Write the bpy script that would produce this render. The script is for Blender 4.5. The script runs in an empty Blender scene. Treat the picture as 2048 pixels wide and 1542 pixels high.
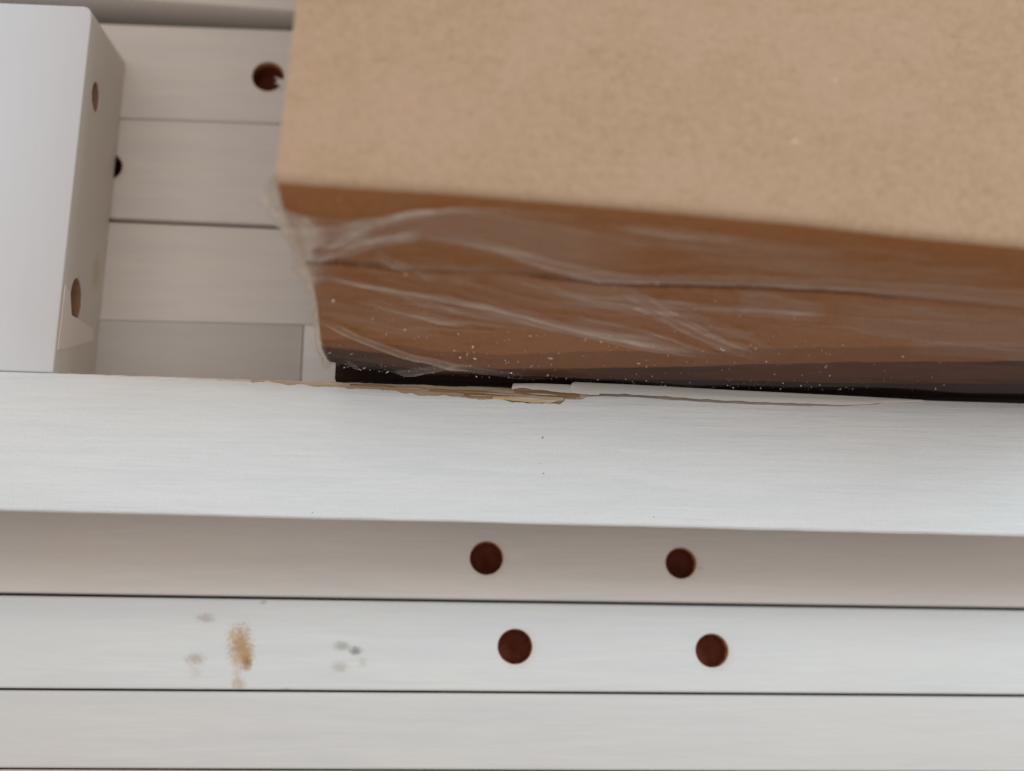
import bpy, bmesh, math, random
import numpy as np
from mathutils import Vector, Matrix, noise as mnoise

random.seed(7)
rng = np.random.RandomState(11)
sc = bpy.context.scene
col = sc.collection
MM = 0.001

# ------------------------------------------------------------------ camera
PW, PH = 2048.0, 1542.0           # size of the photograph the points below were read from
CX, CY = PW / 2, PH / 2
F = 2600.0                        # focal length in those pixels
NAD = (860.0, 1350.0)             # where straight down lies in the picture
down_c = Vector((NAD[0] - CX, -(NAD[1] - CY), -F)).normalized()
xs = Vector((1.0, -0.024, 0.0))
xs.z = -(xs.x * down_c.x + xs.y * down_c.y) / down_c.z
xs.normalize()
zc = -down_c
yc = zc.cross(xs).normalized()
R = Matrix((xs, yc, zc))          # camera -> world
view = R @ Vector((0, 0, -1))
DIST = 325 * MM
CAM = -view * DIST
camd = bpy.data.cameras.new('camera')
cam = bpy.data.objects.new('camera', camd)
col.objects.link(cam)
cam.matrix_world = Matrix.Translation(CAM) @ R.to_4x4()
camd.sensor_width = 36
camd.lens = F / PW * 36
camd.clip_start = 0.005
camd.clip_end = 20
camd.dof.use_dof = True
camd.dof.focus_distance = 0.287
camd.dof.aperture_fstop = 6.5
sc.camera = cam

# ------------------------------------------------------------------ light
sc.view_settings.view_transform = 'Standard'
sc.view_settings.look = 'None'
sc.view_settings.exposure = 0.0
sc.view_settings.gamma = 1.0
w = bpy.data.worlds.new('World'); sc.world = w; w.use_nodes = True
bg = w.node_tree.nodes['Background']
bg.inputs[0].default_value = (0.67, 0.575, 0.50, 1)
bg.inputs[1].default_value = 0.62

def area(name, loc, target, size, power, color):
    l = bpy.data.lights.new(name, 'AREA'); l.shape = 'RECTANGLE'
    l.size, l.size_y = size; l.energy = power; l.color = color
    o = bpy.data.objects.new(name, l); col.objects.link(o)
    o.location = loc
    o.rotation_euler = (Vector(target) - Vector(loc)).to_track_quat('-Z', 'Y').to_euler()
    return o
area('window_light', (0.74, 0.33, 0.90), (0, 0, 0.03), (0.40, 0.40), 6.6, (0.70, 0.90, 1.0))
area('overhead_fill', (0.0, 0.10, 1.15), (0, 0, 0.03), (1.6, 1.6), 5.9, (1.0, 0.955, 0.915))  # overhead fill added for the ambient, no such source in view

# ------------------------------------------------------------------ helpers
def ray(px, py):
    return R @ Vector(((px - CX) / F, -(py - CY) / F, -1.0))
def at(px, py, z):
    """world point seen at photo pixel (px,py) on the level z (mm)"""
    d = ray(px, py); t = (z * MM - CAM.z) / d.z
    return CAM + d * t
Rn = np.array(R); Cn = np.array(CAM)
def project(P):
    """N x 3 world points -> photo pixels"""
    q = (P - Cn) @ Rn
    return CX + F * q[:, 0] / -q[:, 2], CY - F * q[:, 1] / -q[:, 2]

def fbm(x, y, seed, octaves=4, gain=0.5):
    """value noise for numpy arrays"""
    out = np.zeros_like(x, dtype=float); amp = 1.0; tot = 0
    for o in range(octaves):
        xi = np.floor(x).astype(np.int64); yi = np.floor(y).astype(np.int64)
        fx = x - xi; fy = y - yi
        fx = fx * fx * (3 - 2 * fx); fy = fy * fy * (3 - 2 * fy)
        def h(a, b):
            n = (a * 374761393 + b * 668265263 + (seed + o) * 974634777) & 0x7fffffff
            n = ((n ^ (n >> 13)) * 1274126177) & 0x7fffffff
            return ((n ^ (n >> 16)) & 0xffff) / 65535.0
        v = (h(xi, yi) * (1 - fx) + h(xi + 1, yi) * fx) * (1 - fy) + (h(xi, yi + 1) * (1 - fx) + h(xi + 1, yi + 1) * fx) * fy
        out += v * amp; tot += amp; amp *= gain; x = x * 2.03 + 7.1; y = y * 2.03 + 3.7
    return out / tot - 0.5

def tag(o, label=None, cat=None, group=None, kind=None):
    if label: o['label'] = label
    if cat: o['category'] = cat
    if group: o['group'] = group
    if kind: o['kind'] = kind
    return o
def empty(name, loc):
    o = bpy.data.objects.new(name, None); o.empty_display_size = 0.01
    col.objects.link(o); o.location = loc
    return o
def link_mesh(name, verts, faces, mat, parent=None, origin=None, smooth=True, attrs=None):
    """verts in world space; origin = world position of the object's own origin"""
    org = Vector(origin) if origin is not None else (parent.location if parent else Vector((0, 0, 0)))
    V = np.asarray(verts, dtype=float) - np.array(org)
    me = bpy.data.meshes.new(name)
    me.from_pydata(V.tolist(), [], [list(map(int, f)) for f in faces])
    me.update()
    if smooth:
        me.polygons.foreach_set('use_smooth', [True] * len(me.polygons))
    if attrs:
        for k, a in attrs.items():
            at_ = me.attributes.new(k, 'FLOAT', 'POINT')
            at_.data.foreach_set('value', np.asarray(a, dtype=np.float32))
    me.materials.append(mat)
    o = bpy.data.objects.new(name, me); col.objects.link(o)
    if parent:
        o.parent = parent
        o.location = org - parent.location
    else:
        o.location = org
    return o
def grid_faces(n, m, flip=False):
    f = []
    for i in range(n - 1):
        for j in range(m - 1):
            a = i * m + j; q = (a, a + 1, a + m + 1, a + m)
            f.append(q[::-1] if flip else q)
    return f

# ------------------------------------------------------------------ materials
def newmat(name):
    m = bpy.data.materials.new(name); m.use_nodes = True
    nt = m.node_tree
    return m, nt, nt.nodes['Principled BSDF'], nt.nodes['Material Output']
def N(nt, t, **kw):
    n = nt.nodes.new(t)
    for k, v in kw.items():
        setattr(n, k, v)
    return n
def math_(nt, op, a, b=None, c=None, clamp=False):
    n = N(nt, 'ShaderNodeMath', operation=op); n.use_clamp = clamp
    for i, v in enumerate((a, b, c)):
        if v is None: continue
        if isinstance(v, (int, float)): n.inputs[i].default_value = v
        else: nt.links.new(v, n.inputs[i])
    return n.outputs[0]
def noise_(nt, vec, scale, detail=3, rough=0.5, dist=0.0):
    n = N(nt, 'ShaderNodeTexNoise'); n.inputs['Scale'].default_value = scale
    n.inputs['Detail'].default_value = detail; n.inputs['Roughness'].default_value = rough
    n.inputs['Distortion'].default_value = dist
    nt.links.new(vec, n.inputs['Vector']); return n.outputs['Fac']
def mapped(nt, vec, scale, rot=(0, 0, 0)):
    n = N(nt, 'ShaderNodeMapping'); n.inputs['Scale'].default_value = scale
    n.inputs['Rotation'].default_value = rot
    nt.links.new(vec, n.inputs['Vector']); return n.outputs[0]
def mix_(nt, fac, a, b):
    n = N(nt, 'ShaderNodeMix', data_type='RGBA')
    for s, v in ((n.inputs[0], fac), (n.inputs[6], a), (n.inputs[7], b)):
        if isinstance(v, (int, float)): s.default_value = v
        elif isinstance(v, tuple): s.default_value = (*v, 1) if len(v) == 3 else v
        else: nt.links.new(v, s)
    return n.outputs[2]
def ramp_(nt, fac, lo, hi):
    n = N(nt, 'ShaderNodeMapRange', interpolation_type='SMOOTHSTEP')
    n.inputs[1].default_value = lo; n.inputs[2].default_value = hi
    nt.links.new(fac, n.inputs[0]); return n.outputs[0]

def paint(name, tint, spots=(), grain=1.0, axis='X', rough=0.5):
    """brushed white lacquer on wood.  spots: (centre in object space, radii mm, colour, strength, noise mm)"""
    m, nt, b, out = newmat(name)
    tc = N(nt, 'ShaderNodeTexCoord').outputs['Object']
    sc_ = (60, 1200, 600) if axis == 'X' else (1200, 60, 600)
    fine = noise_(nt, mapped(nt, tc, sc_), 1.0, 5, 0.62, 0.25)
    wide = noise_(nt, mapped(nt, tc, (24, 260, 160) if axis == 'X' else (160, 20, 120)), 1.0, 4, 0.62, 0.5)
    cloud = noise_(nt, tc, 22, 4, 0.6)
    peel = noise_(nt, tc, 2200, 2, 0.6)
    c = mix_(nt, ramp_(nt, fine, 0.30, 0.70), tuple(x * (0.955 if axis == 'X' else 0.985) for x in tint), tint)
    c = mix_(nt, math_(nt, 'MULTIPLY', ramp_(nt, wide, 0.38, 0.70), 0.5 if axis == 'X' else 0.15), c, tuple(x * y for x, y in zip(tint, (0.86, 0.89, 0.93))))
    c = mix_(nt, math_(nt, 'MULTIPLY', ramp_(nt, cloud, 0.45, 0.75), 0.35), c, tuple(x * y for x, y in zip(tint, (0.96, 0.915, 0.89))))
    grit = noise_(nt, tc, 420, 4, 0.7)
    c = mix_(nt, math_(nt, 'MULTIPLY', ramp_(nt, grit, 0.70, 0.80), 0.35), c, tuple(x * 0.62 for x in tint))
    for cen, rad, colr, stren, wob in spots:
        v = N(nt, 'ShaderNodeVectorMath', operation='SUBTRACT'); nt.links.new(tc, v.inputs[0]); v.inputs[1].default_value = cen
        d = N(nt, 'ShaderNodeVectorMath', operation='DIVIDE'); nt.links.new(v.outputs[0], d.inputs[0])
        d.inputs[1].default_value = tuple(r * MM for r in rad)
        l = N(nt, 'ShaderNodeVectorMath', operation='LENGTH'); nt.links.new(d.outputs[0], l.inputs[0])
        nz = noise_(nt, tc, 1100, 5, 0.8)
        dd = math_(nt, 'ADD', l.outputs['Value'], math_(nt, 'MULTIPLY', math_(nt, 'SUBTRACT', nz, 0.5), wob * 2.0))
        k = math_(nt, 'SUBTRACT', 1.0, ramp_(nt, dd, 0.15, 1.25))
        c = mix_(nt, math_(nt, 'MULTIPLY', k, stren), c, colr)
    nt.links.new(c, b.inputs['Base Color'])
    b.inputs['Roughness'].default_value = rough
    b.inputs['Specular IOR Level'].default_value = 0.22
    h = math_(nt, 'ADD', math_(nt, 'MULTIPLY', fine, 1.0), math_(nt, 'MULTIPLY', peel, 0.35))
    bp = N(nt, 'ShaderNodeBump'); bp.inputs['Strength'].default_value = (0.35 if axis == 'X' else 0.12) * grain
    bp.inputs['Distance'].default_value = 0.0003
    nt.links.new(h, bp.inputs['Height']); nt.links.new(bp.outputs[0], b.inputs['Normal'])
    return m

def wood_mat(name, c1, c2, c3, scale=(70, 1500, 900), rough=0.75, bump=0.5):
    m, nt, b, out = newmat(name)
    tc = N(nt, 'ShaderNodeTexCoord').outputs['Object']
    g = noise_(nt, mapped(nt, tc, scale), 1.0, 6, 0.65, 0.3)
    g2 = noise_(nt, mapped(nt, tc, (35, 330, 200)), 1.0, 3, 0.5, 0.2)
    c = mix_(nt, ramp_(nt, g, 0.3, 0.7), c1, c2)
    c = mix_(nt, ramp_(nt, g2, 0.42, 0.62), c, c3)
    nt.links.new(c, b.inputs['Base Color'])
    b.inputs['Roughness'].default_value = rough
    b.inputs['Specular IOR Level'].default_value = 0.1
    bp = N(nt, 'ShaderNodeBump'); bp.inputs['Strength'].default_value = bump; bp.inputs['Distance'].default_value = 0.0003
    nt.links.new(g, bp.inputs['Height']); nt.links.new(bp.outputs[0], b.inputs['Normal'])
    return m

def kraft_mat(name='kraft_cardboard', mul=(1, 1, 1)):
    m, nt, b, out = newmat(name)
    tc = N(nt, 'ShaderNodeTexCoord').outputs['Object']
    a = noise_(nt, tc, 1500, 4, 0.7)
    f = noise_(nt, mapped(nt, tc, (330, 1500, 1500), (0, 0, 0.35)), 1.0, 3, 0.6, 1.2)
    cl = noise_(nt, tc, 650, 5, 0.7)
    big = noise_(nt, tc, 48, 3, 0.55)
    c = mix_(nt, ramp_(nt, cl, 0.34, 0.66), (0.395, 0.260, 0.163), (0.460, 0.315, 0.208))
    c = mix_(nt, math_(nt, 'MULTIPLY', ramp_(nt, a, 0.35, 0.65), 0.45), c, (0.53, 0.37, 0.26))
    c = mix_(nt, math_(nt, 'MULTIPLY', ramp_(nt, big, 0.4, 0.65), 0.45), c, (0.49, 0.335, 0.24))
    c = mix_(nt, math_(nt, 'MULTIPLY', ramp_(nt, f, 0.56, 0.72), 0.5), c, (0.28, 0.18, 0.11))
    sp = noise_(nt, tc, 330, 2, 0.4)
    c = mix_(nt, math_(nt, 'MULTIPLY', ramp_(nt, sp, 0.76, 0.80), 0.6), c, (0.66, 0.52, 0.42))
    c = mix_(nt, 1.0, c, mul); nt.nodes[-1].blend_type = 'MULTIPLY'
    nt.links.new(c, b.inputs['Base Color'])
    b.inputs['Roughness'].default_value = 0.85
    b.inputs['Specular IOR Level'].default_value = 0.12
    bp = N(nt, 'ShaderNodeBump'); bp.inputs['Strength'].default_value = 0.4; bp.inputs['Distance'].default_value = 0.00025
    nt.links.new(math_(nt, 'ADD', a, cl), bp.inputs['Height']); nt.links.new(bp.outputs[0], b.inputs['Normal'])
    return m

def film_mat():
    """thin clear plastic, milky where it is folded over itself or a crease highlight is painted (attribute 'milk')"""
    m, nt, b, out = newmat('clear_plastic_film')
    nt.nodes.remove(b)
    tc = N(nt, 'ShaderNodeTexCoord').outputs['Object']
    at_ = N(nt, 'ShaderNodeAttribute', attribute_name='milk').outputs['Fac']
    st = noise_(nt, mapped(nt, tc, (60, 600, 600), (0, 0.15, 0)), 1.0, 4, 0.6, 0.5)
    k = math_(nt, 'MULTIPLY', at_, math_(nt, 'ADD', 0.72, math_(nt, 'MULTIPLY', st, 0.56)), clamp=True)
    tr = N(nt, 'ShaderNodeBsdfTransparent'); tr.inputs[0].default_value = (0.975, 0.95, 0.92, 1)
    df = N(nt, 'ShaderNodeBsdfDiffuse'); df.inputs[0].default_value = (0.76, 0.69, 0.62, 1)
    tl = N(nt, 'ShaderNodeBsdfTranslucent'); tl.inputs[0].default_value = (0.82, 0.78, 0.74, 1)
    mk = N(nt, 'ShaderNodeMixShader'); mk.inputs[0].default_value = 0.45
    nt.links.new(df.outputs[0], mk.inputs[1]); nt.links.new(tl.outputs[0], mk.inputs[2])
    m1 = N(nt, 'ShaderNodeMixShader'); nt.links.new(k, m1.inputs[0])
    nt.links.new(tr.outputs[0], m1.inputs[1]); nt.links.new(mk.outputs[0], m1.inputs[2])
    gl = N(nt, 'ShaderNodeBsdfGlossy'); gl.inputs['Roughness'].default_value = 0.14
    gl.inputs['Color'].default_value = (1, 1, 1, 1)
    fr = N(nt, 'ShaderNodeFresnel'); fr.inputs['IOR'].default_value = 1.35
    bp = N(nt, 'ShaderNodeBump'); bp.inputs['Strength'].default_value = 0.3; bp.inputs['Distance'].default_value = 0.0002
    nt.links.new(st, bp.inputs['Height'])
    nt.links.new(bp.outputs[0], gl.inputs['Normal']); nt.links.new(bp.outputs[0], fr.inputs['Normal'])
    m2 = N(nt, 'ShaderNodeMixShader'); nt.links.new(math_(nt, 'MINIMUM', fr.outputs[0], 0.026), m2.inputs[0])
    nt.links.new(m1.outputs[0], m2.inputs[1]); nt.links.new(gl.outputs[0], m2.inputs[2])
    nt.links.new(m2.outputs[0], out.inputs['Surface'])
    return m

M_WALL = wood_mat('hole_wall_wood', (0.60, 0.36, 0.20), (0.50, 0.26, 0.14), (0.42, 0.20, 0.11), scale=(1500, 1500, 300), bump=0.8)
M_HOLE = wood_mat('drilled_wood', (0.20, 0.055, 0.030), (0.13, 0.032, 0.02), (0.17, 0.045, 0.028), scale=(900, 900, 200), bump=0.4)
M_BARE = wood_mat('torn_bare_wood', (0.56, 0.42, 0.28), (0.44, 0.34, 0.26), (0.62, 0.54, 0.45), bump=0.9)
M_CORE = wood_mat('split_wood_dark', (0.36, 0.20, 0.09), (0.42, 0.25, 0.12), (0.30, 0.17, 0.08))
M_KRAFT = kraft_mat()
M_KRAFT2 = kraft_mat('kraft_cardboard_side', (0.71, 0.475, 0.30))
M_FILM = film_mat()
M_GLINT = newmat('glint_flecks')[0]
M_GLINT.node_tree.nodes['Principled BSDF'].inputs['Metallic'].default_value = 1.0
M_GLINT.node_tree.nodes['Principled BSDF'].inputs['Base Color'].default_value = (0.98, 0.95, 0.90, 1)
M_GLINT.node_tree.nodes['Principled BSDF'].inputs['Roughness'].default_value = 0.35
M_TABLE = wood_mat('brown_board', (0.24, 0.15, 0.10), (0.19, 0.12, 0.08), (0.22, 0.14, 0.09), scale=(20, 300, 300))

# ------------------------------------------------------------------ setting: the surface everything lies on
def box_verts(x0, x1, y0, y1, z0, z1):
    return [(x, y, z) for z in (z0, z1) for (x, y) in ((x0, y0), (x1, y0), (x1, y1), (x0, y1))]
BOXF = [(3, 2, 1, 0), (4, 5, 6, 7), (0, 1, 5, 4), (1, 2, 6, 5), (2, 3, 7, 6), (3, 0, 4, 7)]
fl = link_mesh('tabletop', box_verts(-.45, .45, -.40, .40, -.045, -.0245), BOXF, M_TABLE, smooth=False)
tag(fl, kind='structure')

# ------------------------------------------------------------------ planks
def prism(bot, top):
    """closed solid between two outlines of equal length (counter-clockwise from above)"""
    n = len(bot); bm = bmesh.new()
    b = [bm.verts.new(p) for p in bot]; t = [bm.verts.new(p) for p in top]
    bm.faces.new(b[::-1]); bm.faces.new(t)
    for i in range(n):
        bm.faces.new((b[i], b[(i + 1) % n], t[(i + 1) % n], t[i]))
    bm.normal_update()
    return bm
def cut(obj, cutters):
    """carve drilled holes out of obj's mesh"""
    for (p, axis, r, depth) in cutters:
        bm = bmesh.new()
        bmesh.ops.create_cone(bm, cap_ends=True, segments=48, radius1=r, radius2=r, depth=depth * 2)
        q = Vector(axis).to_track_quat('Z', 'Y')
        bm.transform(Matrix.Translation(p - obj.location) @ q.to_matrix().to_4x4())
        me = bpy.data.meshes.new('cutter'); bm.to_mesh(me); bm.free()
        co = bpy.data.objects.new('cutter', me); col.objects.link(co); co.location = obj.location
        md = obj.modifiers.new('b', 'BOOLEAN'); md.operation = 'DIFFERENCE'; md.solver = 'EXACT'; md.object = co
        dg = bpy.context.evaluated_depsgraph_get(); dg.update()
        nm = bpy.data.meshes.new_from_object(obj.evaluated_get(dg))
        obj.modifiers.clear(); old = obj.data; obj.data = nm; bpy.data.meshes.remove(old)
        bpy.data.objects.remove(co); bpy.data.meshes.remove(me)
def lining(parent, p, axis, r, depth, mat=None):
    """the bare wood wall and bottom of a drilled hole, a shell just inside the cut"""
    q = Vector(axis).to_track_quat('Z', 'Y')
    V, Fc = [], []
    n = 48; prof = [(r + .00006, -.00025), (r - .00004, -.0004), (r - .00018, -.0022), (r - .00012, -depth + .0006), (r * .8, -depth + .0005), (r * .02, -depth + .0004)]
    for k, (rr, z) in enumerate(prof):
        for i in range(n):
            a = 2 * math.pi * i / n
            j = 1 + (0.012 * math.sin(3 * a + k) + 0.018 * math.sin(11 * a + 5 * k + p.x * 900)) * (k > 1) - 0.02 * (k == 1) * abs(math.sin(7 * a + p.y * 700))
            V.append(p + q @ Vector((rr * j * math.cos(a), rr * j * math.sin(a), z)))
    for k in range(len(prof) - 1):
        for i in range(n):
            Fc.append((k * n + i, k * n + (i + 1) % n, (k + 1) * n + (i + 1) % n, (k + 1) * n + i))
    Fc.append([(len(prof) - 1) * n + i for i in range(n)][::-1])
    o = link_mesh('drilled_hole', [tuple(v) for v in V], Fc, mat or M_WALL, parent=parent)
    o.data.materials.append(M_HOLE if mat is None else mat)
    for i_, f_ in enumerate(o.data.polygons):
        if i_ >= 2 * n: f_.material_index = 1
    return o

def soften(bm, w, seg=3):
    bmesh.ops.bevel(bm, geom=[e for e in bm.edges], offset=w, segments=seg, profile=0.5, affect='EDGES')
def finish(bm, name, mat, parent=None, origin=(0, 0, 0)):
    me = bpy.data.meshes.new(name)
    bm.transform(Matrix.Translation(-Vector(origin)))
    bmesh.ops.recalc_face_normals(bm, faces=bm.faces)
    bm.to_mesh(me); bm.free(); me.materials.append(mat)
    o = bpy.data.objects.new(name, me); col.objects.link(o)
    if parent:
        o.parent = parent; o.location = Vector(origin) - parent.location
    else: o.location = origin
    return o
def shade(o, ang=35):
    me = o.data
    me.polygons.foreach_set('use_smooth', [True] * len(me.polygons))
    me.set_sharp_from_angle(angle=math.radians(ang))

def line_y(line, x):
    (x0, y0), (x1, y1) = line
    return y0 + (y1 - y0) * (x - x0) / (x1 - x0)
def plank(back, front, z, thick, label, tint, holes=(), xr=(-900, 3000), spots=(), bev=0.7, group='white planks laid side by side underneath', slope=None):
    """back/front: photo lines of the two long edges of the top face"""
    pts = []
    (bx0, bx1) = xr
    B0, B1 = at(*back[0], z), at(*back[1], z)
    F0, F1 = at(*front[0], z), at(*front[1], z)
    xw0, xw1 = at(bx0, 800, z).x, at(bx1, 800, z).x
    def on(A, B, x): return A + (B - A) * ((x - A.x) / (B.x - A.x))
    top = [on(F0, F1, xw0), on(F0, F1, xw1), on(B0, B1, xw1), on(B0, B1, xw0)]
    bot = [p - Vector((0, 0, thick * MM)) for p in top]
    cen = sum(top, Vector()) / 4; cen.z = top[0].z - thick * MM
    bm = prism(bot, top); soften(bm, bev * MM)
    sp = [(tuple(at(px, py, z) - cen), rad, c_, s_, w_) for (px, py, rad, c_, s_, w_) in spots]
    hs = [(at(px, py, z), (0, 0, 1), r * MM, dep * MM) for (px, py, r, dep) in holes]
    for (p, a, r, d) in hs:      # bare rim round each drilled hole
        sp.append((tuple(p - cen + Vector((0.0006, -0.0004, 0))), (r / MM + .55,) * 3, (0.50, 0.30, 0.17), 0.55, 0.25))
    root = finish(bm, 'white_plank', paint('white_paint', tint, sp), origin=cen)
    if hs:
        cut(root, hs)
    shade(root)
    for (p, a, r, d) in hs:
        lining(root, p, a, r, d)
    tag(root, label, 'plank', group)
    return root

T1 = (0.745, 0.71, 0.68)
G = 1.0
# rear planks, above the front rail in the picture
plank(((0, -330), (590, -302)), ((290, -1), (588, 22)), 4.5, 24, 'white plank set a little higher along the rear, past the wide brown groove', T1, bev=1.0)
plank(((200, 46), (590, 60)), ((240, 235.5), (560, 247.0)), 0, 20, 'narrow white plank with one dark drilled hole near the upper left corner of the cardboard', T1,
      holes=((536, 153, 4.15, 8),))
plank(((240, 237.5), (560, 249)), ((220, 436), (600, 452)), -0.4, 20, 'white plank whose drilled hole is half covered by the foot of the upright white board', T1, bev=0.4,
      holes=((216, 333, 3.6, 14),))
plank(((220, 444), (600, 460)), ((190, 639.4), (620, 649.4)), 0, 20, 'white plank between the brown groove and the faint seam, left of the plastic film', T1, bev=.35)
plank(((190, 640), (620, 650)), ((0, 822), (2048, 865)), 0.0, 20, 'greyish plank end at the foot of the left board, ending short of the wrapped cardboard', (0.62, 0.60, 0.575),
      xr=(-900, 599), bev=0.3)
plank(((190, 640), (620, 650)), ((0, 822), (2048, 865)), 0.9, 20, 'white plank end painted brighter as if lit, peeping out beside the lower corner of the wrapped cardboard', (0.84, 0.83, 0.82),
      xr=(601, 3000), bev=0.3)  # this tint and the greyer one before it paint in a spot of light
plank(((0, 825), (2048, 868)), ((0, 1006), (2048, 1044)), 0, 20, 'white plank hidden beneath the chipped rail', T1)
plank(((0, 1009), (2048, 1047)), ((0, 1185), (2048, 1215)), 0, 20, 'shaded white plank with two drilled holes directly below the chipped rail', T1,
      holes=((973, 1116, 4.1, 8), (1362, 1126, 3.85, 8)),
      spots=((1402, 1136, (1.0, .6, 1), (0.62, 0.50, 0.40), 0.6, 0.8),))
RUST = (0.46, 0.29, 0.15); GREY = (0.36, 0.37, 0.33)
plank(((0, 1190.5), (2048, 1220.5)), ((0, 1376), (2048, 1389)), 0.5, 20, 'bright white plank with two drilled holes and a tan scuffed chip at left', (0.73, 0.735, 0.735),
      holes=((1030, 1293, 4.2, 8), (1424, 1301, 4.05, 7)),
      spots=((480, 1290, (3.1, 5.4, 4), RUST, 0.95, 1.3), (492, 1312, (2.2, 3.4, 3), (0.44, 0.27, 0.12), 0.8, 0.9), (494, 1326, (1.3, 1.9, 2), (0.30, 0.17, 0.07), 0.8, 0.9),
             (474, 1345, (1.2, 5.0, 3), (0.60, 0.47, 0.36), 0.5, 1.0),
             (478, 1368, (1.9, 1.6, 2), (0.50, 0.37, 0.25), 0.6, 1.2), (465, 1270, (1.6, 1.4, 2), (0.6, 0.45, 0.30), 0.7, 1.3),
             (684, 1292, (2.4, 1.3, 2), GREY, 0.75, 1.0), (711, 1302, (1.7, 1.2, 2), (0.22, 0.22, 0.20), 0.85, 1.0),
             (679, 1334, (2.4, 1.5, 2), (0.46, 0.42, 0.39), 0.6, 1.1), (725, 1325, (1.4, 1.4, 2), (0.5, 0.46, 0.40), 0.4, 1.4),
             (390, 1318, (2.8, 1.6, 2), (0.46, 0.37, 0.33), 0.7, 1.1), (412, 1236, (2.6, 1.2, 2), (0.46, 0.39, 0.35), 0.7, 1.1),
             (572, 1380, (1.1, .7, 1), (0.3, 0.3, 0.3), 0.6, 1.2), (526, 1205, (1.0, .6, 1), (0.4, 0.33, 0.3), 0.6, 1.2),
             (392, 1345, (1.8, 1.8, 2), (0.55, 0.5, 0.46), 0.35, 1.5), (770, 1384, (1.3, .5, 1), (0.4, 0.38, 0.35), 0.5, 1.3)))
plank(((0, 1380), (2048, 1393.5)), ((0, 1536), (2048, 1544)), -0.5, 20, 'plain white plank without holes along the bottom of the picture', (0.68, 0.665, 0.655))
plank(((0, 1540), (2048, 1548)), ((0, 1720), (2048, 1728)), 0, 20, 'white plank just out of the picture below the plain one', (0.76, 0.72, 0.62))

up = [o_ for o_ in col.objects if 'near the upper left' in str(o_.get('label', ''))][0]
fl_ = [(578, 160), (580, 178), (568, 174), (558, 178), (560, 170), (550, 166), (557, 161), (548, 153), (562, 158)]
fv = [tuple(at(x, y, 0.10 + .35 * max(0, (575 - x) / 27))) for x, y in fl_]; fb_ = [(a_, b_, c_ - .0003) for a_, b_, c_ in fv]; nn = len(fv)
fo = link_mesh('paint_flake', fv + fb_, [list(range(nn))[::-1], list(range(nn, 2 * nn))] + [((i + 1) % nn, i, i + nn, (i + 1) % nn + nn) for i in range(nn)], paint('flake_paint', (0.74, 0.70, 0.66)), parent=up, smooth=False)

# ------------------------------------------------------------------ upright board at left
LZ = 33
def arc(px0, py0, px1, py1, px2, py2, n=6):
    o = []
    for i in range(n + 1):
        t = i / n
        o.append(((1 - t) ** 2 * px0 + 2 * t * (1 - t) * px1 + t * t * px2, (1 - t) ** 2 * py0 + 2 * t * (1 - t) * py1 + t * t * py2))
    return o
outl = [(-700, -20), (-700, 741)][::-1]
topc = [(106, 746)] + arc(182.5, 36, 184.5, 14, 168, 12, 5) + [(-700, -24), (-700, 715)]
tp = [at(x, y, LZ) for x, y in topc]
bt = [Vector((p.x, p.y + (0.0036 if 1 <= i <= 6 else 0), 0.0002)) for i, p in enumerate(tp)]
cen = sum(bt, Vector()) / len(bt)
bm = prism(bt, tp)
bmesh.ops.bevel(bm, geom=[e for e in bm.edges if abs(e.verts[0].co.z - e.verts[1].co.z) < 1e-6 and e.verts[0].co.z > .01], offset=0.45 * MM, segments=4, profile=0.5, affect='EDGES')
# a point on the right-hand side face seen through a pixel
s0, s1 = tp[0], tp[1]
nrm = Vector(((s1 - s0).y, -(s1 - s0).x, 0)).normalized()
if nrm.x < 0: nrm = -nrm
def on_side(px, py):
    d = ray(px, py); t = (s0 - CAM).dot(nrm) / d.dot(nrm); return CAM + d * t
h1, h2 = on_side(192, 194), on_side(153, 598)
spots = [(tuple(on_side(192, 545) - cen), (2.0, 5.0, 4.0), (0.50, 0.46, 0.24), 0.55, 0.9)]
lb = finish(bm, 'upright_board', paint('white_paint_side', (0.67, 0.68, 0.715), spots, axis='Y'), origin=cen)
cut(lb, [(h1, nrm, 3.6 * MM, 7 * MM), (h2, nrm, 4.9 * MM, 8 * MM)])
shade(lb)
M_HOLE2 = wood_mat('drilled_side_wood', (0.38, 0.23, 0.15), (0.28, 0.15, 0.10), (0.34, 0.20, 0.13), scale=(900, 900, 200))
lining(lb, h1, nrm, 3.6 * MM, 7 * MM, M_HOLE2); lining(lb, h2, nrm, 4.9 * MM, 8 * MM, M_HOLE2)
lb.data.materials.append(paint('cream_side', (0.72, 0.68, 0.62), [spots[-1]], axis='Y'))
ci = len(lb.data.materials) - 1
for f_ in lb.data.polygons:
    if f_.normal.dot(nrm) > 0.8: f_.material_index = ci
pp = [on_side(*q) + nrm * 0.00012 for q in ((130, 570), (140, 588), (142, 630), (160, 641), (186, 658), (186, 680), (150, 692), (115, 700))]
pv = [tuple(p) for p in pp] + [tuple(p - nrm * 0.00035) for p in pp]; npp = len(pp)
pf = [list(range(npp)), list(range(npp, 2 * npp))[::-1]] + [(i, (i + 1) % npp, (i + 1) % npp + npp, i + npp) for i in range(npp)]
link_mesh('light_patch', pv, pf, paint('light_patch_paint', (0.90, 0.82, 0.78), axis='Y'), parent=lb, smooth=False)  # pale decal standing for a patch of light on the side face
tag(lb, 'thick white upright board at the left with rounded corner and two holes in its side', 'board')

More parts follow.
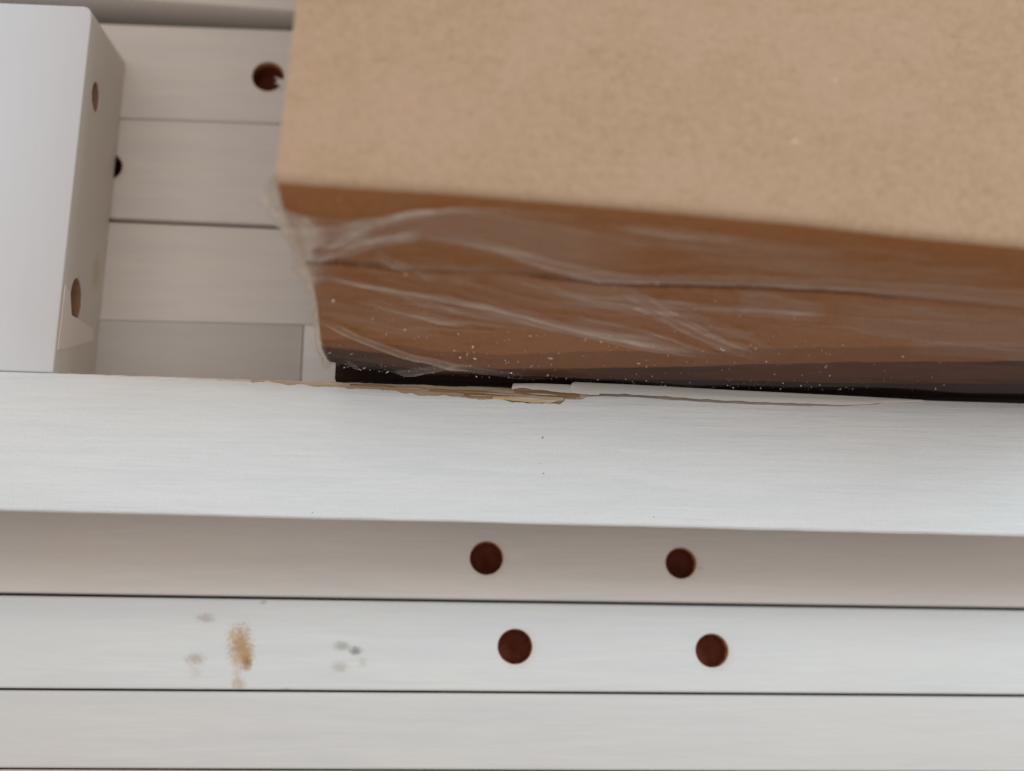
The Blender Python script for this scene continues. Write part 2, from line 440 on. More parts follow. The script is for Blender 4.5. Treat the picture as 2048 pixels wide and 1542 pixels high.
# ------------------------------------------------------------------ the chipped front rail
RZ = 36
A0, A1 = at(0, 741, RZ), at(2048, 805, RZ)
ex = (A1 - A0).normalized(); ey = Vector((0, 0, 1)).cross(ex)     # ey points to the back
W0 = -(at(1024, 1047, RZ) - A0).dot(ey)                            # width of the rail
def st(px, py, z=RZ):
    p = at(px, py, z) - A0
    return p.dot(ex), -p.dot(ey)
def rail_pt(s, t, z):
    return np.array(A0)[None, :] * np.array([1, 1, 0]) + s[:, None] * np.array(ex)[None, :] - t[:, None] * np.array(ey)[None, :] + np.array([0, 0, 1.0])[None, :] * z[:, None]
def shoulder(t, W):
    """height of the rail's rounded top, t metres from the rear edge"""
    z = np.full_like(t, RZ * MM)
    r = 4.2 * MM
    z -= 1.0 * MM * np.clip(1 - t / r, 0, 1) ** 2
    q = np.clip((t - (W - 0.9 * MM)) / (0.9 * MM), 0, 1)
    z -= 0.9 * MM * (1 - np.sqrt(np.clip(1 - q * q, 0, 1)))
    return z
# lower limit of the torn strip (photo pixels)
torn = [(150, 744), (215, 752), (300, 757), (420, 762), (500, 767), (560, 771), (640, 777), (720, 781), (760, 783), (800, 787), (840, 792),
        (880, 795), (930, 797), (1000, 800), (1060, 805), (1100, 809), (1120, 808.5), (1129, 802), (1131, 798), (1150, 797), (1166, 797), (1172, 793.5),
        (1200, 792), (1250, 792), (1300, 796), (1350, 800), (1400, 803), (1500, 808), (1600, 811.5), (1680, 812), (1750, 808), (1800, 800)]
tn = np.array([st(*p) for p in torn])
tn[:, 1] *= np.interp([p[0] for p in torn], [0, 600, 850, 1000], [.45, .55, .85, 1.0])
sN = np.unique(np.concatenate([np.linspace(-0.09, st(-40, 740)[0], 40), np.linspace(st(-40, 740)[0], st(2100, 806)[0], 1500), np.linspace(st(2100, 806)[0], 0.36, 40)]))
jag = fbm(sN * 260, sN * 0, 3, 4, 0.6) * 1.3 * MM + fbm(sN * 2200, sN * 0 + 4, 9, 2) * 0.12 * MM
lim = np.interp(sN, tn[:, 0], tn[:, 1])
inside = (sN > tn[0, 0]) & (sN < tn[-1, 0])
sR = st(1172, 790)[0]
jw = np.where(sN < sR, 1.0, 0.22) * np.clip((sN - tn[0, 0]) / 0.03, 0, 1) * np.clip((tn[-1, 0] - sN) / 0.01, 0, 1)
lim = np.where(inside, np.maximum(lim + jag * jw, 0.00005), 0.00005)
# painted body
prof_u = np.concatenate([np.linspace(0, 0.22, 16), np.linspace(0.22, 0.90, 26)[1:], np.linspace(0.90, 1.0, 18)[1:]])
rows = []
m_ = len(prof_u)
S = np.repeat(sN, m_); L = np.repeat(lim, m_); U = np.tile(prof_u, len(sN))
Tt = L + (W0 - L) * U
wob = fbm(S * 60, Tt * 0 + 2, 21, 2) * 0.25 * MM
Z = shoulder(Tt, W0) + fbm(S * 90, Tt * 900, 5, 3) * 0.05 * MM
edge_w = fbm(S * 500, S * 0 + 1.5, 33, 3) * 0.10 * MM * (U > 0.999)
P = rail_pt(S, Tt + wob * (U > 0.5) + edge_w, Z)
top_grid = P.reshape(len(sN), m_, 3)
Vr = []; n = len(sN)
# closed cross section: recessed step down at the torn limit, over the top, down the front, along the bottom, up the rear
def ring(i):
    s = sN[i]; l = lim[i]
    pre = [(0.0006 + 0 * l, RZ * MM - 11 * MM), (0.0001, RZ * MM - 9.5 * MM), (0.0, RZ * MM - 2.9 * MM), (max(l * 0.5, 0), RZ * MM - 2.9 * MM), (l, RZ * MM - 2.6 * MM)]
    return pre
pre = np.zeros((n, 5, 3)); post = np.zeros((n, 4, 3))
for i in range(n):
    pr = ring(i)
    pre[i] = rail_pt(np.full(5, sN[i]), np.array([a for a, b in pr]), np.array([b for a, b in pr]))
    fr = top_grid[i, -1]
    tt = W0 + wob.reshape(n, m_)[i, -1]
    po = [(tt - 0.0002, RZ * MM - 1.9 * MM), (tt - 0.0012, RZ * MM - 4.5 * MM), (tt - 0.0035, RZ * MM - 9.6 * MM), (tt - 0.0045, RZ * MM - 11 * MM)]
    post[i] = rail_pt(np.full(4, sN[i]), np.array([a for a, b in po]), np.array([b for a, b in po]))
full = np.concatenate([pre, top_grid, post], axis=1)
mm = full.shape[1]
fcs = grid_faces(n, mm, flip=True)
for i in range(n - 1):
    a = i * mm; fcs.append((a, a + mm, a + 2 * mm - 1, a + mm - 1)[::1])
fcs.append(list(range(mm))); fcs.append([(n - 1) * mm + j for j in range(mm)][::-1])
rail_org = rail_pt(np.array([0.12]), np.array([W0 / 2]), np.array([25 * MM]))[0]
rail = empty('painted_rail', rail_org)
tag(rail, 'bright white rail across the middle, its rear edge split and chipped to bare wood', 'rail')
specks = [(tuple(at(px, py, RZ) - rail.location), (r_, r_, r_), (0.12, 0.12, 0.12), 0.8, 0.4) for px, py, r_ in
          ((1085, 875, .30), (1087, 947, .22), (1308, 1034, .18), (625, 1025, .2))]
specks.append((tuple(at(1080, 927, RZ) - rail.location), (.2,) * 3, (0.3, 0.3, 0.3), 0.6, 0.4))
rb = link_mesh('rail_body', full.reshape(-1, 3), fcs, paint('white_paint_rail', (0.755, 0.775, 0.79), specks, grain=2.6), parent=rail)
rb.data.set_sharp_from_angle(angle=math.radians(50))
# torn strip of bare wood, recessed below the paint
ids = np.where((sN > tn[0, 0] - 0.002) & (sN < tn[-1, 0] + 0.0006))[0]
k_ = 14; u_ = np.linspace(0, 1, k_)
Ss = np.repeat(sN[ids], k_); Ll = np.repeat(lim[ids] + 0.25 * MM, k_); Uu = np.tile(u_, len(ids))
Tq = Ll * Uu
fib = fbm(Ss * 120, Tq * 5000, 14, 4) * 0.55 * MM
deep = np.interp(Ss, [st(150, 744)[0], st(600, 770)[0], st(1000, 790)[0], sR, st(1790, 815)[0]], [0.05, 0.3, 0.9, 1.3, 0.0]) * MM
Zq = shoulder(Tq, W0) - deep * (0.5 + 0.5 * Uu) + fib * np.clip(deep / (0.5 * MM), .2, 1) - 0.1 * MM
Zq = np.minimum(Zq, shoulder(Tq, W0) - 0.05 * MM)
Tq2 = Tq + (Uu < 0.01) * (fbm(Ss * 700, Ss * 0, 18, 4) * 0.35 * MM - 0.02 * MM)
stp = rail_pt(Ss, Tq2, Zq).reshape(len(ids), k_, 3)
skirt = stp[:, 0:1, :].copy(); skirt[:, 0, 2] = (RZ - 3.2) * MM; skirt += (-np.array(ey) * 0.0001)
strip = np.concatenate([skirt, stp], axis=1)
nb0 = int((sN[ids] < st(1200, 792)[0]).sum()); na0 = int((sN[ids] < st(500, 767)[0]).sum())
o = link_mesh('bare_wood', strip[na0:nb0].reshape(-1, 3), grid_faces(nb0 - na0, k_ + 1, flip=True), M_BARE, parent=rail)
o['label'] = 'tan strip of torn bare wood along the rear edge'
link_mesh('crack', strip[nb0 - 1:].reshape(-1, 3), grid_faces(len(ids) - nb0 + 1, k_ + 1, flip=True), paint('white_paint_crack', (0.42, 0.36, 0.32)), parent=rail)
link_mesh('worn_edge', strip[:na0 + 1].reshape(-1, 3), grid_faces(na0 + 1, k_ + 1, flip=True), paint('white_paint_worn', (0.66, 0.60, 0.56)), parent=rail)
def splinter(outer, inner, lift, mat, label=None, thick=0.9, n=160, seed=1):
    """a long sliver: outer/inner edges as photo polylines with the same x range, lift in mm at its free end"""
    xs_ = np.linspace(max(outer[0][0], inner[0][0]), min(outer[-1][0], inner[-1][0]), n)
    oy = np.interp(xs_, [p[0] for p in outer], [p[1] for p in outer]); iy = np.interp(xs_, [p[0] for p in inner], [p[1] for p in inner])
    zt = np.interp(xs_, [xs_[0], xs_[-1]], [lift, 0.06])
    V = []
    nb = 9
    for i in range(n):
        jo = 0.0; ji = float(fbm(np.array([xs_[i] * .06]), np.array([seed * 1.0]), seed, 3)[0]) * 3.0
        so, to = st(xs_[i], oy[i] + jo, RZ); si, ti = st(xs_[i], iy[i] + ji, RZ)
        ring_ = []
        for j in range(nb):
            q = j / (nb - 1); s = so + (si - so) * q; t = to + (ti - to) * q
            z = shoulder(np.array([max(t, 0.0)]), W0)[0] + zt[i] * MM + 0.12 * MM * math.sin(math.pi * q)
            if t < 0: z -= min(-t * 0.3, 0.0006)
            ring_.append((s, t, z))
        zb = [(s, t, z - thick * MM) for (s, t, z) in ring_[::-1]]
        zb[0] = (zb[0][0], zb[0][1] - 0.0003, zb[0][2])
        for (s, t, z) in ring_ + zb:
            V.append(rail_pt(np.array([s]), np.array([t]), np.array([z]))[0])
    m2 = 2 * nb; Fc = grid_faces(n, m2, flip=True)
    for i in range(n - 1):
        a = i * m2; Fc.append((a, a + m2, a + 2 * m2 - 1, a + m2 - 1))
    Fc.append(list(range(m2))); Fc.append([(n - 1) * m2 + j for j in range(m2)][::-1])
    o = link_mesh('splinter', V, Fc, mat, parent=rail)
    o.data.set_sharp_from_angle(angle=math.radians(45))
    if label: o['label'] = label
    return o
M_RAILP = paint('white_paint_splinter', (0.79, 0.78, 0.76), (), grain=1.2)
splinter([(1142, 768), (1146, 763), (1150, 762), (1300, 769), (1450, 777.5), (1700, 790), (1850, 798)], [(1142, 773), (1165, 785), (1250, 788), (1300, 790.5), (1400, 798), (1500, 803), (1700, 810), (1850, 800)], 0.5, M_RAILP,
         'long white sliver lifted off the rear edge', seed=3)
splinter([(1024, 774), (1026, 766), (1029, 765), (1076, 764.5), (1140, 767), (1200, 771)], [(1024, 776), (1040, 774), (1090, 780), (1140, 785.5), (1200, 789)], 0.25, M_RAILP,
         'short white sliver with a square broken end', seed=6)
splinter([(1030, 778), (1095, 781), (1165, 787)], [(1030, 783), (1095, 791), (1130, 791.5), (1160, 794)], -0.35, M_CORE, 'thin brown sliver below the broken end', thick=.4, seed=8)
splinter([(985, 790), (1060, 791), (1128, 794)], [(985, 797), (1060, 804), (1100, 806), (1126, 801)], -0.45, wood_mat('pale_torn_wood', (0.72, 0.52, 0.30), (0.66, 0.50, 0.33), (0.60, 0.47, 0.33), bump=.9), 'pale wood tongue under the splinters', thick=.4, seed=12)

for k_n, (x0, y0, ln, sl, wd_) in enumerate(((905, 781, 90, .045, 2.6), (955, 785, 120, .05, 2.2), (1010, 793, 85, .06, 2.4), (860, 779, 60, .04, 1.8), (1045, 785, 70, .07, 2.0),
                                             (930, 790, 75, .03, 1.7), (700, 768, 90, .035, 1.6), (1075, 800, 45, .02, 2.0), (780, 773, 70, .045, 1.6))):
    xa = np.linspace(x0, x0 + ln, 6)
    mid = [(x, y0 + (x - x0) * sl) for x in xa]
    hw = [0.25, .8, 1.0, .9, .6, .1] if k_n % 2 else [0.1, .6, .95, 1.0, .8, .25]
    splinter([(x, y - wd_ * h) for (x, y), h in zip(mid, hw)], [(x, y + wd_ * h) for (x, y), h in zip(mid, hw)], 0.15 - 0.1 * (k_n % 3), M_BARE if k_n % 3 else M_CORE, thick=.6, n=24, seed=20 + k_n)

# ------------------------------------------------------------------ cardboard package wrapped in clear film
HT = 100
Tpx = [(552, 350), (630, 356), (860, 370), (1000, 382), (1300, 408), (1600, 436), (1800, 460), (2048, 484), (2700, 552)]
Bz = 30
Bpx = [(672, 792), (720, 796), (900, 798), (1100, 800), (1400, 804), (1744, 810), (2251, 826)]
Tw = np.array([at(x, y, HT) for x, y in Tpx]); Bw = np.array([at(x, y, Bz) for x, y in Bpx])
def by_len(W):
    d = (W[:, 0] - W[0, 0]); return d / d[-1]
aT, aB = by_len(Tw), by_len(Bw)
def top_edge(a):
    return np.stack([np.interp(a, aT, Tw[:, k]) for k in range(3)], -1)
def bot_edge(a):
    return np.stack([np.interp(a, aB, Bw[:, k]) for k in range(3)], -1)
back_dir = np.array(at(594, 0, HT) - at(552, 350, HT)); back_dir /= np.linalg.norm(back_dir)
def seg_dist(px, py, poly):
    """distance to a polyline and position along it (0..1)"""
    best = np.full(px.shape, 1e9); tt = np.zeros(px.shape)
    L = [0]
    for i in range(len(poly) - 1): L.append(L[-1] + math.dist(poly[i], poly[i + 1]))
    for i in range(len(poly) - 1):
        ax, ay = poly[i]; bx, by = poly[i + 1]; dx, dy = bx - ax, by - ay; l2 = dx * dx + dy * dy
        t = np.clip(((px - ax) * dx + (py - ay) * dy) / l2, 0, 1)
        d = np.hypot(px - ax - t * dx, py - ay - t * dy)
        m = d < best; best[m] = d[m]; tt[m] = (L[i] + t[m] * math.sqrt(l2))[m] / L[-1] if False else ((L[i] + t * math.sqrt(l2)) / L[-1])[m]
    return best, tt
def front(a, v):
    """front face of the package: v=0 upper edge, v=1 level Bz, further down it tucks under"""
    T = top_edge(a); B = bot_edge(a)
    vv = np.clip(v, 0, 1)[:, None]
    P = T + (B - T) * vv
    bulge = 2.6 * np.sin(np.pi * np.clip(v, 0, 1)) + 0.9 * np.sin(2 * np.pi * np.clip(v, 0, 1) * 1.5 + 0.4)
    P[:, 1] -= bulge * MM * 0.8
    # rounded top corner
    r = 0.022; q = np.clip(1 - v / r, 0, 1)
    P[:, 1] += (1 - np.sqrt(np.clip(1 - q * q, 0, 1))) * 1.4 * MM
    # lower edge tucked under, more at the left end
    edge = np.interp(a, [0, 0.12, 0.3, 0.5, 1], [0.90, 0.95, 0.985, 1.0, 1.0])
    q = np.clip((v - (edge - 0.30)) / 0.30, 0, None)
    P[:, 1] += (1 - np.sqrt(np.clip(1 - np.clip(q, 0, 1) ** 2, 0, 1))) * 7.0 * MM
    P[:, 2] -= np.clip(v - 1, 0, None) * 70 * MM
    P[:, 0] += np.clip(q, 0, 2) * 0.5 * MM * np.clip(1 - a / 0.04, 0, 1)
    P[:, 0] += 1.8 * MM * np.clip(1 - a / 0.03, 0, 1) * np.sin(np.pi * np.clip((v - .1) / .6, 0, 1))
    P[:, 1] += fbm(a * 9, v * 2, 41, 2) * 1.2 * MM * np.clip(v * 6, 0, 1)
    return P
CREASE = [(625, 522), (700, 530), (860, 548), (1000, 548), (1090, 556), (1250, 571), (1500, 575), (1700, 586), (1830, 602), (2048, 628)]
def crease_depth(P, wd, dep):
    px, py = project(P)
    d, t = seg_dist(px, py, CREASE)
    return dep * np.exp(-(d / wd) ** 2) * np.interp(t, [0, .08, .25, .33, .7, .85, 1], [1.0, .6, .25, 1, 1, .4, .2])
na = 380
aa = np.linspace(0, 1, na) ** 1.15
SHADEL = [(600, 686), (636, 692), (720, 700), (800, 712), (880, 728), (1000, 738), (1150, 736), (1400, 732), (1700, 724), (2048, 722), (2700, 752)]  # limits of the dark bands that paint the shade on the lower front
SHADEK = [(x_, y_ - np.interp(x_, [600, 900, 1200, 1600], [12, 26, 34, 30])) for x_, y_ in SHADEL]
SHADEM = [(600, 700), (636, 708), (720, 722), (800, 734), (880, 744), (1000, 752), (1150, 756), (1400, 760), (1700, 766), (2048, 768), (2700, 800)]
def v_at(a, poly):
    """where the face crosses a photo line, for each column a"""
    sm = np.linspace(0.3, 0.999, 500); px, py = project(front(np.repeat(a, 500), np.tile(sm, len(a))))
    g = (py - np.interp(px, [p[0] for p in poly], [p[1] for p in poly])).reshape(len(a), 500)
    k = np.argmax(g > 0, axis=1); k = np.where((g > 0).any(axis=1), k, 499)
    return sm[k]
vp = v_at(aa, SHADEL) + fbm(aa * 60, aa * 0, 13, 3) * 0.012; vq = np.maximum(v_at(aa, SHADEM), vp + 0.012)
vk = np.minimum(v_at(aa, SHADEK) + fbm(aa * 45, aa * 0 + 3, 17, 3) * 0.014, vp - 0.006)
R0, R1, R2, R3 = 210, 218, 14, 26
vv_ = np.zeros((na, 12 + R1 + R2 + R3))
for i in range(na):
    vv_[i] = np.concatenate([np.linspace(0, .03, 12), np.linspace(.03, vk[i], R0 + 1)[1:], np.linspace(vk[i], vp[i], R1 - R0 + 1)[1:], np.linspace(vp[i], vq[i], R2 + 1)[1:], np.linspace(vq[i], 1.0, R3 + 1)[1:]])
vv = vv_[0]
Aa = np.repeat(aa, len(vv)); Vv = vv_.ravel()
Pf = front(Aa, Vv)
Pf[:, 1] += crease_depth(Pf, 5, 5.0 * MM)
Pf = Pf.reshape(na, len(vv), 3)
# close it: top face grid to the back, then down the back and along the bottom
nb_ = 46
topg = np.zeros((na, nb_, 3)); depth = 0.150
E0 = Pf[:, 0, :]
for j in range(nb_):
    q = 1 - j / nb_
    topg[:, j, :] = E0 + back_dir[None, :] * depth * q
sx = topg[:, :, 0].ravel(); sy = topg[:, :, 1].ravel()
topg[:, :, 2] = HT * MM + (fbm(sx * 14, sy * 14, 71, 2) * 0.9 * MM).reshape(na, nb_) * np.linspace(1, 0, nb_)[None, :]
bk = topg[:, 0, :].copy(); bk[:, 2] = Pf[:, -1, 2].min()
body = np.concatenate([topg, Pf, bk[:, None, :]], axis=1)
mb = body.shape[1]
fc = grid_faces(na, mb, flip=True)
for i in range(na - 1):
    a = i * mb; fc.append((a, a + mb, a + 2 * mb - 1, a + mb - 1))
fc.append(list(range(mb))); fc.append([(na - 1) * mb + j for j in range(mb)][::-1])
jf = np.tile(np.arange(mb - 1), na - 1)
isp = (jf >= nb_ + 12 + R1 - 1) & (jf < mb - 2)
isdeep = jf >= nb_ + 12 + R1 + R2 - 1
shade_faces = [fc[i] for i in np.where(isp)[0]]
keep = np.where(~isp)[0]
pc = body.reshape(-1, 3).mean(0); pc[2] = 9 * MM
pc[2] = 0.001
pack = empty('cardboard_package', pc)
tag(pack, 'large brown kraft cardboard package wrapped in crinkled clear plastic film', 'package')
cb = link_mesh('cardboard', body.reshape(-1, 3), [fc[i] for i in keep] + fc[len(isp):], M_KRAFT, parent=pack)
cb.data.set_sharp_from_angle(angle=math.radians(60))
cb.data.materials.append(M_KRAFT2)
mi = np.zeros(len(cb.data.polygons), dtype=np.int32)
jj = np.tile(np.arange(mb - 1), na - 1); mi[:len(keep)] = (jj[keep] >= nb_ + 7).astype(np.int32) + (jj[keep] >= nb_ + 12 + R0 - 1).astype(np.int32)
cb.data.materials.append(kraft_mat('kraft_shade_band', (0.52, 0.335, 0.20)))  # darker kraft band, first step of the painted shade
cq = body.reshape(-1, 3); fcen = 0.25 * (body[:-1, :-1] + body[1:, :-1] + body[:-1, 1:] + body[1:, 1:]).reshape(-1, 3)[keep]
cd_ = crease_depth(fcen, 5, 1.0) * ((jj[keep] >= nb_ + 20) & (jj[keep] < mb - 2))
fx_, fy_ = project(fcen)
mi[:len(keep)][(cd_ > 0.50) & (fx_ > 1060)] = 3; mi[:len(keep)][(cd_ > 0.42) & (fx_ < 800)] = 3
cb.data.materials.append(kraft_mat('kraft_crease_shade', (0.44, 0.25, 0.15)))  # deep crease faces darkened, shade painted into the groove
cb.data.polygons.foreach_set('material_index', mi)

# dark block and bands added for the shade at the package foot
ft = Pf[::12, -1, :].copy(); ft[:, 2] = ft[:, 2].min() - .0009; rr_ = bk[::12, :].copy()
V = []
for i in range(len(ft)):
    b_ = rr_[i]; pl, pr = at(672, 762, 26), at(2048, 803, 26)
    fx = pl.x + (ft[i][0] - ft[0][0]); f = np.array([fx, pl.y + (pr.y - pl.y) * (fx - pl.x) / (pr.x - pl.x) - 0.0002, 0])
    for q in (np.array([f[0], f[1], .0012]), np.array([f[0], f[1], ft[i][2] + .0004]), np.array([b_[0], b_[1], ft[i][2] + .0004]), np.array([b_[0], b_[1], .0012])):
        V.append(q)
Fp = grid_faces(len(ft), 4, flip=True) + [(4 * i, 4 * i + 4, 4 * i + 7, 4 * i + 3) for i in range(len(ft) - 1)]
Fp += [(0, 1, 2, 3), tuple(4 * (len(ft) - 1) + k for k in (3, 2, 1, 0))]
M_SHADE2 = wood_mat('dark_red_brown_shade', (0.115, 0.046, 0.026), (0.085, 0.034, 0.020), (0.065, 0.027, 0.017))
M_SHADE = wood_mat('dark_foot_shade', (0.035, 0.017, 0.014), (0.022, 0.013, 0.012), (0.030, 0.016, 0.014))
bv = body.reshape(-1, 3); used = sorted({i for f in shade_faces for i in f}); remap = {u: k + len(V) for k, u in enumerate(used)}
Fp += [tuple(remap[i] for i in f) for f in shade_faces]; V = V + [bv[u] for u in used]
bp_ = link_mesh('foot_shade', V, Fp, M_SHADE, parent=pack)
bp_.data.materials.append(M_SHADE2)
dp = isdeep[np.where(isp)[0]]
bp_.data.polygons.foreach_set('material_index', [0] * (len(Fp) - len(shade_faces)) + [0 if d else 1 for d in dp])
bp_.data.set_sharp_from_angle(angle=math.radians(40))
bp_['label'] = 'dark brown painted shade under the cardboard'

# the film
EDGE = [(545, 372), (560, 386), (580, 408), (610, 425), (660, 433), (700, 436), (760, 428), (830, 414), (900, 408), (1000, 412), (1100, 420), (1250, 436),
        (1450, 460), (1700, 480), (2048, 510), (2700, 580)]
STREAKS = [  # polyline, half width start/end px, milk, height mm
    ([(590, 425), (620, 465), (680, 468), (750, 450)], 22, 18, .42, .5),
    ([(622, 512), (690, 470), (760, 440), (840, 416), (920, 410)], 6, 12, .22, .5),
    ([(625, 520), (700, 492), (760, 478), (850, 464)], 7, 10, .34, .7),
    ([(850, 464), (960, 480), (1060, 512), (1180, 546), (1300, 557), (1500, 556), (1700, 566), (2048, 588), (2500, 640)], 9, 16, .24, .9),
    ([(640, 455), (700, 450), (850, 440), (1000, 460), (1150, 490), (1300, 520)], 30, 42, .30, .4),
    ([(612, 542), (700, 560), (800, 580), (900, 595), (1000, 618), (1100, 645), (1200, 668), (1330, 692), (1450, 706)], 5, 9, .30, .9),
    ([(720, 592), (790, 608), (870, 630), (960, 648)], 5, 8, .18, .5),
    ([(780, 590), (900, 615), (1000, 632), (1100, 640), (1250, 668), (1380, 700)], 6, 10, .16, .4),
    ([(628, 626), (700, 662), (760, 688), (830, 712), (920, 728), (1050, 752), (1160, 768)], 5, 5, .28, .9),
    ([(1100, 562), (1200, 578), (1290, 600), (1360, 640), (1450, 684), (1540, 714)], 16, 12, .28, 1.0),
    ([(1290, 596), (1400, 632), (1500, 668), (1560, 708)], 8, 5, .16, .5),
    ([(1140, 636), (1220, 655), (1300, 672), (1400, 702)], 16, 10, .20, .6),
    ([(1300, 600), (1480, 616), (1660, 628)], 7, 10, .20, .6),
    ([(1470, 596), (1560, 600), (1660, 616)], 15, 10, .22, .7),
    ([(1660, 622), (1800, 645), (1950, 655), (2200, 680)], 26, 40, .16, .5),
    ([(1750, 600), (1900, 612), (2048, 622), (2400, 640)], 5, 9, .14, .5),
    ([(748, 500), (800, 525), (850, 548), (880, 556)], 9, 7, .20, .5),
    ([(900, 552), (960, 535), (1010, 520)], 14, 12, .10, .4),
    ([(780, 746), (830, 740), (880, 730), (930, 726)], 7, 4, .30, 1.0),
    ([(690, 716), (720, 738), (730, 752)], 3, 3, .25, .6),
    ([(1200, 440), (1350, 470), (1500, 500), (1700, 520)], 22, 30, .12, .3),
    ([(1250, 450), (1320, 460), (1500, 478)], 3, 3, .10, .4),
    ([(632, 600), (760, 640), (900, 650)], 14, 24, .13, .3),
    ([(1500, 520), (1700, 535), (2048, 560)], 14, 24, .10, .3),
    ([(1800, 690), (1950, 690), (2100, 700)], 12, 20, .12, .4),
]
for i in range(26):     # fine random pleats fanning out of the gathered corner
    y0 = 505 + rng.rand() * 150; x0 = 622 + rng.rand() * 500; ln = 120 + rng.rand() * 380; sl = 0.06 + 0.26 * rng.rand()
    STREAKS.append(([(x0, y0), (x0 + ln * .5, y0 + ln * .5 * sl), (x0 + ln, y0 + ln * sl * 0.8)], 1.2 + rng.rand() * 2, 1.5 + rng.rand() * 3, .05 + rng.rand() * .10, .25))
for i in range(18):
    y0 = 450 + rng.rand() * 250; x0 = 1150 + rng.rand() * 800; ln = 120 + rng.rand() * 380; sl = 0.03 + 0.08 * rng.rand()
    STREAKS.append(([(x0, y0), (x0 + ln * .5, y0 + ln * .5 * sl), (x0 + ln, y0 + ln * sl * 1.2)], 1.2 + rng.rand() * 3, 1.5 + rng.rand() * 3, .03 + rng.rand() * .07, .25))
THIN = [([(622, 541), (700, 557), (860, 586), (1000, 614), (1150, 650), (1300, 683), (1440, 704)], .42), ([(626, 630), (700, 668), (800, 706), (920, 730), (1060, 756)], .38),
        ([(700, 595), (760, 608), (860, 632), (950, 650)], .26), ([(1240, 580), (1340, 626), (1450, 676), (1540, 712)], .34), ([(1130, 586), (1260, 602), (1330, 640), (1480, 700)], .22),
        ([(1160, 628), (1280, 652), (1400, 692), (1460, 706)], .26), ([(632, 516), (700, 487), (780, 466), (850, 462)], .30), ([(640, 500), (720, 456), (800, 424), (880, 412), (1050, 418)], .30),
        ([(860, 468), (1000, 494), (1100, 528), (1200, 552), (1400, 558), (1700, 568), (2048, 588)], .20), ([(1300, 596), (1480, 604), (1700, 628), (2048, 645)], .20),
        ([(1200, 446), (1380, 468), (1520, 488), (1700, 500)], .14), ([(1350, 606), (1500, 612), (1640, 626)], .20), ([(745, 505), (810, 536), (866, 558)], .24),
        ([(640, 560), (760, 588), (900, 612), (1010, 640)], .16), ([(680, 622), (800, 652), (930, 672)], .14), ([(1500, 640), (1700, 660), (1900, 664)], .12), ([(770, 748), (830, 741), (900, 729)], .3)]
nf, mf = 1150, 260
af = np.concatenate([np.linspace(0, 0.09, 150), 0.09 + (np.linspace(0, 1, nf - 150 + 1)[1:]) * 0.91])
# start of the film down the face for every column
samp = np.linspace(0, 0.6, 240)
v0 = np.zeros(nf)
AS = np.repeat(af, 240); VS = np.tile(samp, nf)
px, py = project(front(AS, VS)); px = px.reshape(nf, 240); py = py.reshape(nf, 240)
for i in range(nf):
    g = py[i] - np.interp(px[i], [p[0] for p in EDGE], [p[1] for p in EDGE])
    k = int(np.argmax(g > 0)); v0[i] = samp[k] - (g[k] / max(g[k] - g[k - 1], 1e-9)) * (samp[1] - samp[0]) if k else 0.0
v0 = np.maximum(v0, 0.004)
uf = np.linspace(0, 1, mf)
AF = np.repeat(af, mf); VF = (v0[:, None] + (1.0 - v0[:, None]) * uf[None, :]).ravel()
PF = front(AF, VF)
px, py = project(PF)
milk = np.full(px.shape, 0.03); disp = np.full(px.shape, 0.45)
wx = fbm(px / 60, py / 25, 5, 3) * 7; wy = fbm(px / 80, py / 30, 8, 3) * 7
for poly, w0, w1, mk_, hh in STREAKS:
    mk_ *= 1.6
    d, t = seg_dist(px + wx, py + wy, poly)
    wd = (w0 + (w1 - w0) * t)
    fade = np.clip(t * 8, 0, 1) * np.clip((1 - t) * 5, 0, 1)
    prof = np.exp(-(d / wd) ** 2)
    rim = np.exp(-((d - wd * 0.85) / (1.2 + wd * 0.05)) ** 2); wd = wd
    milk += mk_ * fade * (0.50 * np.exp(-(d / (wd * 1.1)) ** 4) + 0.50 * rim)
    disp += 0.4 * hh * fade * np.exp(-(d / (wd * 1.3)) ** 2)
for poly, mk_ in THIN:  # thin crease highlights painted in as milk
    d, t = seg_dist(px + wx * .35, py + wy * .35, poly)
    fade = np.clip(t * 8, 0, 1) * np.clip((1 - t) * 5, 0, 1) * (0.65 + 0.9 * np.clip(0.5 + fbm(t * 14, t * 0 + mk_ * 9, 3, 2), 0, 1))
    milk += mk_ * fade * np.exp(-(d / 1.5) ** 2)
    disp += 0.35 * fade * np.exp(-(d / 2.6) ** 2)
# grainy, striated thin places
stri = fbm((px + 3 * py) / 160, (py - .12 * px) / 3.2, 77, 4)
milk *= 1 + 0.6 * stri
# milky rim of the film edge
ex_ = np.tile(uf, nf)
milk += 0.14 * np.exp(-(ex_ / 0.012) ** 2) * (px < 1150)
disp += fbm(px / 90, py / 16, 91, 2) * 0.35
disp = np.maximum(disp, 0.15) - crease_depth(PF, 7, 2.4)
milk *= 1 - 0.9 * np.clip(crease_depth(PF, 6, 1.0), 0, 1)
